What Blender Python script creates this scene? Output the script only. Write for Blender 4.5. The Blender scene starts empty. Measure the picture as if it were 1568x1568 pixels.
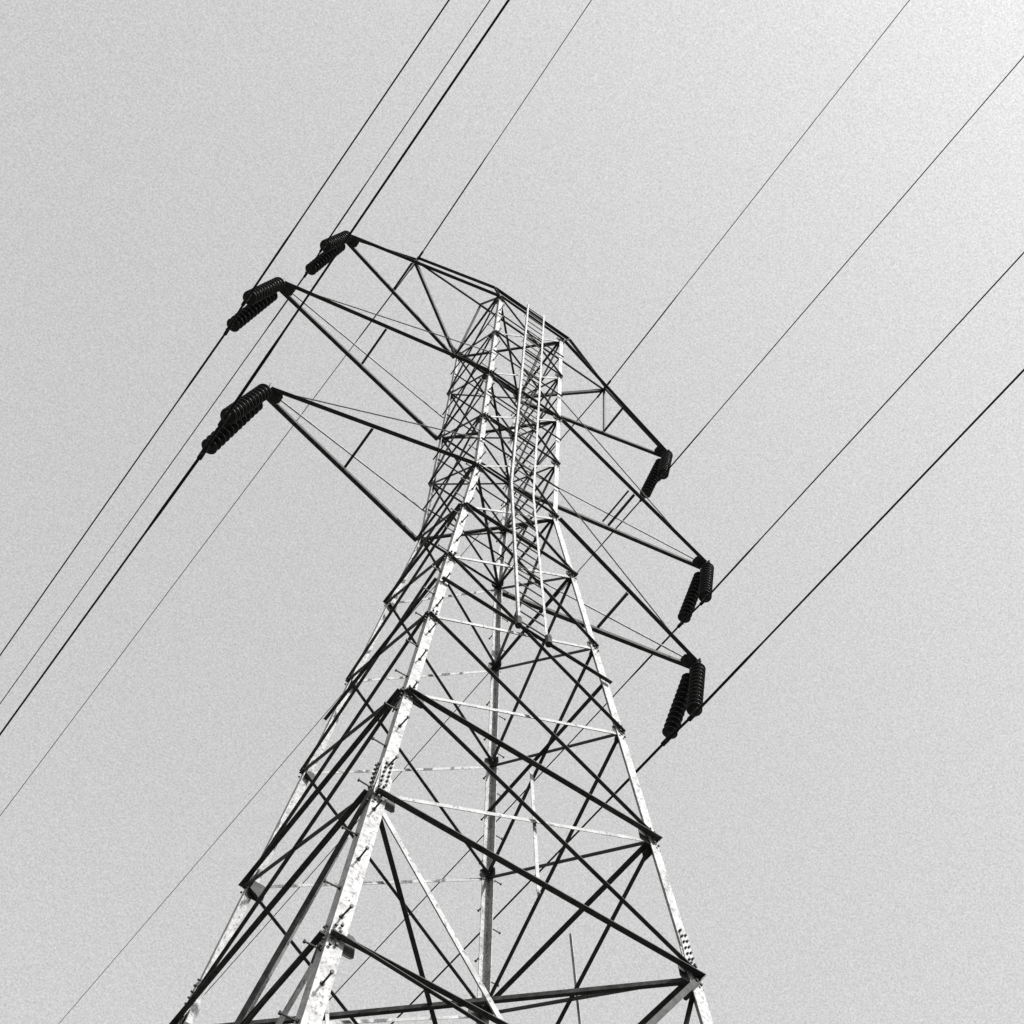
import bpy, bmesh, math, random
from mathutils import Vector, Matrix
random.seed(4)
S=0.85; G=25.82
def P(x,y,z): return Vector((x*S,y*S,(z+G)*S))
scene=bpy.context.scene
# ---------------------------------------------------------------- materials
def newmat(name):
    m=bpy.data.materials.new(name);m.use_nodes=True
    nt=m.node_tree;b=nt.nodes['Principled BSDF'];return m,nt,b
def steel(name,lo,hi,rough,scale,metal=0.0,spots=0.0,sscale=14,spos=.56,spec=.3):
    m,nt,b=newmat(name);N=nt.nodes;Lk=nt.links
    tc=N.new('ShaderNodeTexCoord')
    n1=N.new('ShaderNodeTexNoise');n1.inputs['Scale'].default_value=scale;n1.inputs['Detail'].default_value=8;n1.inputs['Roughness'].default_value=.7
    Lk.new(tc.outputs['Object'],n1.inputs['Vector'])
    r=N.new('ShaderNodeValToRGB');r.color_ramp.elements[0].position=.36;r.color_ramp.elements[1].position=.66
    r.color_ramp.elements[0].color=(lo,lo,lo,1);r.color_ramp.elements[1].color=(hi,hi,hi,1)
    Lk.new(n1.outputs['Fac'],r.inputs[0])
    out=r.outputs[0]
    if spots>0:
        n2=N.new('ShaderNodeTexNoise');n2.inputs['Scale'].default_value=sscale;n2.inputs['Detail'].default_value=10;n2.inputs['Roughness'].default_value=.75
        Lk.new(tc.outputs['Object'],n2.inputs['Vector'])
        r2=N.new('ShaderNodeValToRGB');r2.color_ramp.elements[0].position=spos;r2.color_ramp.elements[1].position=spos+.06
        r2.color_ramp.elements[0].color=(1,1,1,1);r2.color_ramp.elements[1].color=(1-spots,)*3+(1,)
        Lk.new(n2.outputs['Fac'],r2.inputs[0])
        mx=N.new('ShaderNodeMixRGB');mx.blend_type='MULTIPLY';mx.inputs[0].default_value=1
        Lk.new(out,mx.inputs[1]);Lk.new(r2.outputs[0],mx.inputs[2]);out=mx.outputs[0]
    Lk.new(out,b.inputs['Base Color'])
    b.inputs['Roughness'].default_value=rough;b.inputs['Metallic'].default_value=metal
    b.inputs['Specular IOR Level'].default_value=spec
    bp=N.new('ShaderNodeBump');bp.inputs['Strength'].default_value=.25;bp.inputs['Distance'].default_value=.004
    Lk.new(n1.outputs['Fac'],bp.inputs['Height']);Lk.new(bp.outputs[0],b.inputs['Normal'])
    return m
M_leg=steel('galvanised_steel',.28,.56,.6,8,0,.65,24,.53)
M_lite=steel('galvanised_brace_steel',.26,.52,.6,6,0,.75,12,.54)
M_br=steel('shade_toned_steel',.018,.075,.6,11,spec=.22)  # near-black copy of the tower steel, shade of unlit members painted into its colour
M_bolt=steel('bolt_steel',.02,.06,.5,20,spec=.2)
M_wire=steel('aluminium_wire_weathered',.015,.03,.7,10,spec=.1)
M_ins=steel('glazed_porcelain',.012,.022,.3,12,spec=.5)
M_conc=steel('concrete',.25,.38,.9,5)

class MB:
    def __init__(s,name,mats,parent=None):
        s.bm=bmesh.new();s.name=name;s.mats=mats;s.parent=parent
    def prism(s,pts0,pts1,mi=0):
        a=[s.bm.verts.new(p) for p in pts0];b=[s.bm.verts.new(p) for p in pts1];n=len(a)
        for i in range(n):
            f=s.bm.faces.new((a[i],a[(i+1)%n],b[(i+1)%n],b[i]));f.material_index=mi
        f=s.bm.faces.new(a[::-1]);f.material_index=mi
        f=s.bm.faces.new(b);f.material_index=mi
    def angle(s,p0,p1,w,t,n,out=1,up=1,off=0.0,mi=0,w2=None):
        """L section; face flange lies in the plane normal to n, outstanding flange along n*out"""
        if w2 is None:w2=w
        d=(p1-p0).normalized();n=(n-d*n.dot(d)).normalized();q=n.cross(d)
        if q.z<0:q=-q
        if abs(q.z)<.05 and q.x<0:q=-q
        q*=up
        sec=[(0,0),(w,0),(w,t*out),(t,t*out),(t,w2*out),(0,w2*out)]
        o=q*(-w/2)+n*(off if out>0 else off+t)
        s.prism([p0+o+q*a+n*b for a,b in sec],[p1+o+q*a+n*b for a,b in sec],mi)
    def leg(s,p0,p1,w,t,u,v,mi=0):
        d=(p1-p0).normalized();u=(u-d*u.dot(d)).normalized();v=(v-d*v.dot(d)).normalized()
        sec=[(0,0),(w,0),(w,t),(t,t),(t,w),(0,w)]
        s.prism([p0+u*a+v*b for a,b in sec],[p1+u*a+v*b for a,b in sec],mi)
    def cyl(s,p0,p1,r,k=8,mi=0,r1=None):
        if r1 is None:r1=r
        d=(p1-p0).normalized();a=d.orthogonal().normalized();b=d.cross(a)
        c=[(math.cos(2*math.pi*i/k),math.sin(2*math.pi*i/k)) for i in range(k)]
        s.prism([p0+(a*x+b*y)*r for x,y in c],[p1+(a*x+b*y)*r1 for x,y in c],mi)
    def plate(s,c,u,v,n,hu,hv,t,mi=0,cut=.0):
        u=u.normalized();n=n.normalized();v=(v-u*v.dot(u)).normalized()
        pts=[(-hu,-hv+cut),(-hu+cut,-hv),(hu-cut,-hv),(hu,-hv+cut),(hu,hv-cut),(hu-cut,hv),(-hu+cut,hv),(-hu,hv-cut)] if cut else [(-hu,-hv),(hu,-hv),(hu,hv),(-hu,hv)]
        s.prism([c+u*a+v*b for a,b in pts],[c+u*a+v*b+n*t for a,b in pts],mi)
    def done(s,smooth=False):
        bmesh.ops.recalc_face_normals(s.bm,faces=s.bm.faces)
        me=bpy.data.meshes.new(s.name);s.bm.to_mesh(me);s.bm.free()
        for m in s.mats:me.materials.append(m)
        if smooth:
            for p in me.polygons:p.use_smooth=True
        ob=bpy.data.objects.new(s.name,me);bpy.context.collection.objects.link(ob)
        if s.parent:ob.parent=s.parent
        return ob
tower=bpy.data.objects.new('transmission_tower',None);bpy.context.collection.objects.link(tower)
# ---------------------------------------------------------------- tower geometry
sg={'A':(-1,-1),'B':(1,-1),'C':(1,1),'D':(-1,1)}
ZT=10.81; ZM=5.16
def cn(c,z):
    sx,sy=sg[c]
    if z<=0:hx=1-.1027*z;hy=1.0324-.1011*z
    else:hx=1+.0634*z/ZT;hy=1.0324+.028*z/ZT
    return P(sx*hx,sy*hy,z)
faces={'AB':Vector((0,-1,0)),'BC':Vector((1,0,0)),'DC':Vector((0,1,0)),'AD':Vector((-1,0,0))}
LV=[0,-2.5,-5.03,-7.49,-9.97,-12.42,-14.9,-17.4,-19.9,-22.7,-25.5]
CG=[0,2.58,ZM,7.98,ZT]
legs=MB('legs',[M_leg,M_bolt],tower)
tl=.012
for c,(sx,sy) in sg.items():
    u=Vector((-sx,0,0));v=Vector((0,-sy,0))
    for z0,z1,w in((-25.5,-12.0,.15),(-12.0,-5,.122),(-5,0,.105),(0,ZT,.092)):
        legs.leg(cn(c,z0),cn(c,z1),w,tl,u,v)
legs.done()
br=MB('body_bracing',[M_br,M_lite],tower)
OFF=.003
def pair(f):return f[0],f[1]
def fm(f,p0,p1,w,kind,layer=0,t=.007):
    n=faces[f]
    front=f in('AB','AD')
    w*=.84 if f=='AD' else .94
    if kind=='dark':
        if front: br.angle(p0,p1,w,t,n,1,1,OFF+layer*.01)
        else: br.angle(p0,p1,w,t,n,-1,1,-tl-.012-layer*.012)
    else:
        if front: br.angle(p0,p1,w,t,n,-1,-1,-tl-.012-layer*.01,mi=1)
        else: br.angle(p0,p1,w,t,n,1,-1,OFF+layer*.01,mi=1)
for f in faces:
    a,b=pair(f)
    for i in range(4):
        z0,z1=CG[i],CG[i+1]
        k1='white' if f=='AB' else 'dark'
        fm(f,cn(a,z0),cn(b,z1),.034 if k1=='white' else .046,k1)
        fm(f,cn(a,z1),cn(b,z0),.046,'dark',1)
        fm(f,cn(a,z0),cn(b,z0),.05 if i in(0,2) else .042,'dark',2)
        zm=(z0+z1)/2
        fm(f,cn(a,zm),(cn(a,zm)+cn(b,zm))/2,.032,'dark',3)
        fm(f,cn(b,zm),(cn(a,zm)+cn(b,zm))/2,.032,'dark',3)
    fm(f,cn(a,ZT),cn(b,ZT),.06,'dark',2)
    for i in range(5):
        z0,z1=LV[i+1],LV[i]
        wh=f in('AB','DC')
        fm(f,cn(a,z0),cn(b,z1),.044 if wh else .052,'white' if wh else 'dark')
        fm(f,cn(a,z1),cn(b,z0),.052,'dark',1)
    for z in (-2.5,-6.15,-9.97,-12.42):
        if f=='DC' and z>-12:continue
        fm(f,cn(a,z),cn(b,z),.072 if z<-9 else .058,'dark',3,t=.009)
    m0=(cn(a,-9.97)+cn(b,-9.97))/2;m1=(cn(a,-12.42)+cn(b,-12.42))/2
    if f!='DC' and f!='AD':fm(f,m0,m1,.045,'white',4)
    fm(f,cn(a,-12.42),cn(b,-19.9),.06,'white' if f=='AB' else 'dark')
    fm(f,cn(b,-12.42),cn(a,-19.9),.066,'dark',1)
    fm(f,cn(a,-14.9),cn(b,-14.9),.062,'dark',2)
    fm(f,cn(a,-19.9),cn(b,-19.9),.09,'dark',2)
    fm(f,cn(a,-19.9),cn(b,-25.3),.08,'dark')
    fm(f,cn(b,-19.9),cn(a,-25.3),.08,'dark',1)
    def lp(p,q,t):return p.lerp(q,t)
    for (c0,c1) in((a,b),(b,a)):
        D0=cn(c0,-12.42);D1=cn(c1,-19.9)
        fm(f,cn(c0,-14.9),lp(D0,D1,.36),.04,'dark',4)
        fm(f,cn(c0,-17.4),lp(cn(c0,-19.9),cn(c1,-12.42),.2),.04,'dark',3)
        fm(f,cn(c0,-14.9),lp(cn(c0,-19.9),cn(c1,-12.42),.2),.035,'white',4)
# light sub-bracing inside the near side face
def adp(y,z):return P(-(1-.1027*z),y,z)
fm('AD',adp(-1.62,-12.45),adp(.55,-15.9),.04,'white',5)
fm('AD',cn('A',-14.3),adp(-.55,-16.5),.055,'white',6)
up=Vector((0,0,1))
def flat(p0,p1,w,dz=0):
    o=Vector((0,0,dz));br.angle(p0+o,p1+o,w,.007,up,1,1,0)
flat(cn('A',-12.42),cn('C',-12.42),.05,-.03);flat(cn('B',-12.42),cn('D',-12.42),.05,-.05)
for z in(0,ZM,ZT):
    flat(cn('A',z),cn('C',z),.05,-.03);flat(cn('B',z),cn('D',z),.05,-.05)
br.done()

# ---------------------------------------------------------------- crossarms
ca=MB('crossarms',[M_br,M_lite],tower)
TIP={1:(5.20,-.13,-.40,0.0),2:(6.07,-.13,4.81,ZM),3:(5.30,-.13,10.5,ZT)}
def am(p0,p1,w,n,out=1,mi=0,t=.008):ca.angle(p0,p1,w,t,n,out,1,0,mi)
for k,(tx,ty,tz,rz) in TIP.items():
    for s in(-1,1):
        T=P(s*tx,ty,tz);
        c0,c1=('A','D') if s<0 else('B','C')
        for c in(c0,c1):
            sy=sg[c][1]
            R=cn(c,rz);e=T+Vector((-.02*s,sy*.05,0))
            am(R+Vector((s*.02,0,0)),e,.075,Vector((0,sy,0)))
            h=R.lerp(e,.5);ca.plate(h+Vector((0,sy*.009,.0)),(e-R),Vector((0,0,1)),Vector((0,sy,0)),.09,.05,.008)
        f=.5 if k<3 else .42
        q0=T.lerp(cn(c0,rz),f);q1=T.lerp(cn(c1,rz),f)
        am(q0,q1,.046,Vector((s,0,0)))
        if k==2 and s>0:am(q0+Vector((-.14,0,0)),q1+Vector((-.14,0,0)),.03,Vector((s,0,0)))
        if k<3:
            for c in(c0,c1):
                R=cn(c,rz+1.3);am(R,T+Vector((0,0,.06)),.024,Vector((0,sg[c][1],0)),t=.004,mi=1)
EX,EZ=3.32,12.83
for s in(-1,1):
    E=P(s*EX,0,EZ);T=P(s*5.30,-.13,10.5)
    ap=P(s*1.06,0,12.84)
    c0,c1=('A','D') if s<0 else('B','C')
    for c in(c0,c1):
        sy=sg[c][1]
        am(cn(c,ZT),ap+Vector((0,sy*.03,0)),.06,Vector((s,0,0)))
        bm_=P(s*1.25,sy*1.03,11.3)
        am(E+Vector((0,sy*.03,0)),bm_,.07,Vector((0,sy,0)))
        am(cn(c,ZT),bm_+Vector((0,0,.02)),.06,Vector((0,sy,0)))
        am(E+Vector((0,sy*.02,-.02)),T.lerp(cn(c,ZT),.42),.045,Vector((s,0,0)))
    am(ap,E,.045,Vector((0,1,0)))
    am(T,E,.055,Vector((0,-1,0)))
    ca.plate(E+Vector((0,-.14,-.05)),Vector((0,1,0)),Vector((0,0,1)),Vector((s,0,0)),.16,.07,.012)
    ca.cyl(E+Vector((0,-.2,-.03)),E+Vector((0,.2,-.03)),.02)
for sy in(-1,1):
    am(P(-1.25,sy*1.03,11.3),P(1.25,sy*1.03,11.3),.08,Vector((0,sy,0)))
am(P(-1.06,0,12.84),P(1.06,0,12.84),.05,Vector((0,1,0)))
for k,(tx,ty,tz,rz) in TIP.items():
    for s in(-1,1):
        T=P(s*tx,ty,tz)
        ca.plate(T+Vector((s*.02,0,-.05)),Vector((0,1,0)),Vector((0,0,1)),Vector((s,0,0)),.16,.08,.014,cut=.03)
        ca.plate(T+Vector((-s*.12,0,-.012)),Vector((1,0,0)),Vector((0,1,0)),Vector((0,0,-1)),.14,.1,.012,cut=.04)
ca.done()
# ---------------------------------------------------------------- ladder
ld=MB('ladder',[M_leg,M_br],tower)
def lpnt(x,z,o=.13):
    hy=1.0324-.1011*z if z<=0 else 1.0324+.028*z/ZT
    return P(x,-hy-o,z)
xa,xb=-.24,.34
for x in(xa,xb):
    for z0,z1 in((-6.3,0),(0,11.45)):
        p0,p1=lpnt(x,z0),lpnt(x,z1)
        ld.leg(p0,p1,.040,.006,Vector((1 if x<0 else -1,0,0)),Vector((0,1,0)))
z=-6.1
while z<11.3:
    ld.cyl(lpnt(xa,z)+Vector((.01,.015,0)),lpnt(xb,z)+Vector((-.01,.015,0)),.012,6,1);z+=.36
z=-6.1
while z<11.2:
    for x in(xa,xb):
        ld.plate(lpnt(x,z,.06),Vector((0,1,0)),Vector((0,0,1)),Vector((1,0,0)),.06,.02,.006,1)
    z+=2.1
for x in(xa,xb):
    ld.cyl(lpnt(x,-6.35),lpnt(x,-6.1),.05,8,1)
ld.done()
# ---------------------------------------------------------------- gussets, bolts, step bolts, splices
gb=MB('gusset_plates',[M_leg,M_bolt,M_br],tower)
def bolt(p,n,r=.018,h=.022):gb.cyl(p,p+n*h,r,6,1)
for f,n in faces.items():
    a,b=pair(f)
    zs=LV[1:-1]+CG
    for z in zs:
        for c0,c1 in((a,b),(b,a)):
            c=cn(c0,z);hd=(cn(c1,z)-c).normalized();vd=(cn(c0,z+.5)-c).normalized()
            big=z<-9
            hu,hv=(.10,.13) if big else(.06,.08)
            nn=hd.cross(vd).normalized();nn*= 1 if nn.dot(n)>0 else -1
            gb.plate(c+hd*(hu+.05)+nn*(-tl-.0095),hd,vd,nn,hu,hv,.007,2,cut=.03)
            for i in range(4):
                for j in(0,1):
                    bolt(c+hd*(.03+.05*j)+vd*(-.13+.08*i+.03*j)+nn*.012,nn,.0135,.022)
ZS=-12.0
for c,(sx,sy) in sg.items():
    u=Vector((-sx,0,0));v=Vector((0,-sy,0))
    d=(cn(c,-11)-cn(c,-12)).normalized()
    for (hd,nn) in((u,-v),(v,-u)):
        gb.plate(cn(c,ZS)+hd*.065+nn*.001,hd,d,nn,.055,.27,.01,0,cut=.01)
        for i in range(6):
            for j in(-1,1):
                p=cn(c,ZS)+d*(-.2+.083*i+.02*j)+hd*(.065+.028*j)
                bolt(p,nn,.013,.035)
    if c in 'AC':
        z=-24;i=0
        while z<10.3:
            hd,nn=((u,-v),(v,-u))[i%2]
            p=cn(c,z)+hd*(.06+random.uniform(-.008,.008))
            t=(nn+Vector((random.uniform(-.06,.06),0,random.uniform(-.08,.04)))).normalized()
            gb.cyl(p,p+t*.15,.009,6,1);gb.cyl(p+t*.145,p+t*.16,.018,6,1)
            gb.cyl(p,p+nn*.016,.02,6,1)
            z+=.47;i+=1
gb.done()
ft=MB('footings',[M_conc],tower)
for c in sg:
    p=cn(c,-25.5);ft.cyl(Vector((p.x,p.y,-.5)),Vector((p.x,p.y,.32)),.38,24)
ft.done()
# ---------------------------------------------------------------- insulator strings
def string_mesh():
    bm=bmesh.new();n=12;sp=.150;L=2.12;top=.17
    prof=[]
    def ring(z,r):prof.append((z,r))
    ring(.0,.012)
    ring(-top+.01,.014)
    for i in range(n):
        z=-top-i*sp
        ring(z,.018);ring(z-.004,.036);ring(z-.045,.042);ring(z-.060,.075);ring(z-.082,.120);ring(z-.096,.134)
        ring(z-.103,.133);ring(z-.100,.112);ring(z-.110,.095);ring(z-.098,.08);ring(z-.108,.06);ring(z-.100,.035);ring(z-.115,.016);ring(z-.143,.014)
    ring(-L,.014)
    k=24;rows=[]
    for z,r in prof:
        rows.append([bm.verts.new((r*math.cos(2*math.pi*j/k),r*math.sin(2*math.pi*j/k),z)) for j in range(k)])
    for a,b in zip(rows,rows[1:]):
        for j in range(k):
            bm.faces.new((a[j],b[j],b[(j+1)%k],a[(j+1)%k]))
    def box(c,s):
        r=bmesh.ops.create_cube(bm,size=1);bmesh.ops.scale(bm,vec=s,verts=r['verts']);bmesh.ops.translate(bm,vec=c,verts=r['verts'])
    box((0,.022,-.06),(.05,.01,.13));box((0,-.022,-.06),(.05,.01,.13));box((0,0,-L),(.05,.06,.10));
    bmesh.ops.recalc_face_normals(bm,faces=bm.faces)
    me=bpy.data.meshes.new('insulator_string');bm.to_mesh(me);bm.free();me.materials.append(M_ins)
    for p in me.polygons:p.use_smooth=True
    return me,L
ime,IL=string_mesh()
NO=Vector((-.4345,-.219,-2.444));FO=Vector((-.422,.604,-2.336))
ends={}
for k,(tx,ty,tz,rz) in TIP.items():
    for s in(-1,1):
        T=P(s*tx,ty,tz)
        for w,o in(('n',NO),('f',FO)):
            top=T+Vector((s*.02,.10*(1 if w=='f' else -1),-.1))
            bot=P(s*tx+o.x,ty+o.y,tz+o.z)
            ob=bpy.data.objects.new('insulator_string',ime);bpy.context.collection.objects.link(ob)
            d=(top-bot);ob.location=top;ob.rotation_mode='QUATERNION';ob.rotation_quaternion=d.to_track_quat('Z','Y')
            ob.scale=(1,1,d.length/IL)
            ends[(k,s,w)]=bot
# ---------------------------------------------------------------- wires
def wire(name,pts,r,rods):
    mb=MB(name,[M_wire],None);bm=mb.bm;k=8;rows=[]
    for i,p in enumerate(pts):
        d=(pts[min(i+1,len(pts)-1)]-pts[max(i-1,0)]).normalized();a=d.cross(Vector((0,0,1))).normalized();b=d.cross(a)
        R=r
        for (c,ln,r2) in rods:
            if (p-c).length<ln:R=r2
        rows.append([bm.verts.new(p+(a*math.cos(2*math.pi*j/k)+b*math.sin(2*math.pi*j/k))*R) for j in range(k)])
    for a,b in zip(rows,rows[1:]):
        for j in range(k):bm.faces.new((a[j],b[j],b[(j+1)%k],a[(j+1)%k]))
    bm.faces.new(rows[0]);bm.faces.new(rows[-1][::-1])
    for (c,ln,r2) in rods:
        mb.cyl(c+Vector((0,-.13,0)),c+Vector((0,.13,0)),r2*1.7,10)
    return mb.done(True)
ts=[i*.5 for i in range(0,40)]+[20+i*4 for i in range(0,78)]
def trail(B,sign,dx,dz):
    return [B+Vector((dx*t,sign*t,dz*(t-t*t/330)))*S for t in ts]
rad={1:.0160,2:.0130,3:.0112}
adj={(2,-1):.010,(1,-1):-.002}
for k in(1,2,3):
    for s in(-1,1):
        nb,fb=ends[(k,s,'n')],ends[(k,s,'f')]
        near=trail(nb,-1,.0157+adj.get((k,s),0),.0232);far=trail(fb,1,-.0391,-.0568)
        wire('power_line',near[::-1]+far,rad[k],[(nb,1.6,rad[k]*1.5),(fb,1.6,rad[k]*1.5)])
for s in(-1,1):
    E=P(s*EX,0,EZ)+Vector((0,0,-.05))
    near=trail(E+Vector((0,-.15,0)),-1,.0157-(.022 if s<0 else 0),.0919);far=trail(E+Vector((0,.15,0)),1,-.0391,-.0064)
    wire('ground_wire',near[::-1]+far,.0095,[(near[0],2.6,.016),(far[0],.5,.014)])
# ---------------------------------------------------------------- ground
m,nt,b=newmat('dry_grass_ground');N=nt.nodes;Lk=nt.links
tc=N.new('ShaderNodeTexCoord');n1=N.new('ShaderNodeTexNoise');n1.inputs['Scale'].default_value=.4;n1.inputs['Detail'].default_value=12
Lk.new(tc.outputs['Object'],n1.inputs['Vector']);r=N.new('ShaderNodeValToRGB')
r.color_ramp.elements[0].color=(.03,.03,.028,1);r.color_ramp.elements[1].color=(.08,.08,.075,1);r.color_ramp.elements[0].position=.35;r.color_ramp.elements[1].position=.65
Lk.new(n1.outputs['Fac'],r.inputs[0]);Lk.new(r.outputs[0],b.inputs['Base Color']);b.inputs['Roughness'].default_value=.95
bm=bmesh.new();bmesh.ops.create_grid(bm,x_segments=60,y_segments=60,size=2500)
for v in bm.verts:
    d=v.co.xy.length;v.co.z=0 if d<60 else min(1,(d-60)/400)*4*math.sin(v.co.x*.004+1)*math.cos(v.co.y*.005)
me=bpy.data.meshes.new('ground');bm.to_mesh(me);bm.free();me.materials.append(m)
bpy.context.collection.objects.link(bpy.data.objects.new('ground',me))
# ---------------------------------------------------------------- light
sd=Vector((.28,-.85,.8)).normalized()
el=math.asin(sd.z);az=math.atan2(sd.x,sd.y)
sun=bpy.data.lights.new('sun','SUN');sun.energy=5;sun.angle=math.radians(.5);sun.color=(1,.985,.965)
so=bpy.data.objects.new('sun',sun);bpy.context.collection.objects.link(so);so.rotation_mode='QUATERNION';so.rotation_quaternion=sd.to_track_quat('Z','Y')
so.location=(0,0,60)
w=bpy.data.worlds.new('World');scene.world=w;w.use_nodes=True;nt=w.node_tree;N=nt.nodes;Lk=nt.links
bg=N['Background'];sky=N.new('ShaderNodeTexSky');sky.sky_type='NISHITA';sky.sun_disc=False
sky.sun_elevation=el;sky.sun_rotation=az;sky.air_density=1.0;sky.dust_density=3.0;sky.ozone_density=1
bw=N.new('ShaderNodeRGBToBW');Lk.new(sky.outputs[0],bw.inputs[0])
def math_(op,a,b=None,c=None):
    n=N.new('ShaderNodeMath');n.operation=op
    for i,v in enumerate((a,b,c)):
        if v is None:continue
        if isinstance(v,(int,float)):n.inputs[i].default_value=v
        else:Lk.new(v,n.inputs[i])
    return n.outputs[0]
# thin even haze on top of the clear-sky gradient
haze=math_('MULTIPLY_ADD',bw.outputs[0],1.4,2.4)
tc=N.new('ShaderNodeTexCoord');sx=N.new('ShaderNodeSeparateXYZ');Lk.new(tc.outputs['Generated'],sx.inputs[0])
mr=N.new('ShaderNodeMapRange');mr.interpolation_type='SMOOTHSTEP';Lk.new(sx.outputs['Z'],mr.inputs[0])
mr.inputs[1].default_value=.0;mr.inputs[2].default_value=.66;mr.inputs[3].default_value=.22;mr.inputs[4].default_value=1
v=math_('MULTIPLY',haze,mr.outputs[0])
ns=N.new('ShaderNodeTexNoise');ns.inputs['Scale'].default_value=850;ns.inputs['Detail'].default_value=1;Lk.new(tc.outputs['Generated'],ns.inputs['Vector'])
g=math_('MULTIPLY_ADD',ns.outputs['Fac'],.7,.65)
v=math_('MULTIPLY',v,g)
Lk.new(v,bg.inputs[0]);bg.inputs[1].default_value=.15
# ---------------------------------------------------------------- camera
R=[(0.817085,-0.575211,0.038780),(0.528584,0.720600,-0.448704),(0.230155,0.387128,0.892838)]
r=Vector(R[0]);u=-Vector(R[1]);bk=-Vector(R[2])
cam=bpy.data.cameras.new('camera');cam.sensor_width=36;cam.lens=2027.9/1568*36;cam.clip_end=6000;cam.clip_start=.05
co=bpy.data.objects.new('camera',cam);bpy.context.collection.objects.link(co)
p=P(-5.9933,-10.9843,-23.9344)
co.matrix_world=Matrix(((r.x,u.x,bk.x,p.x),(r.y,u.y,bk.y,p.y),(r.z,u.z,bk.z,p.z),(0,0,0,1)))
scene.camera=co
scene.view_settings.view_transform='Standard'
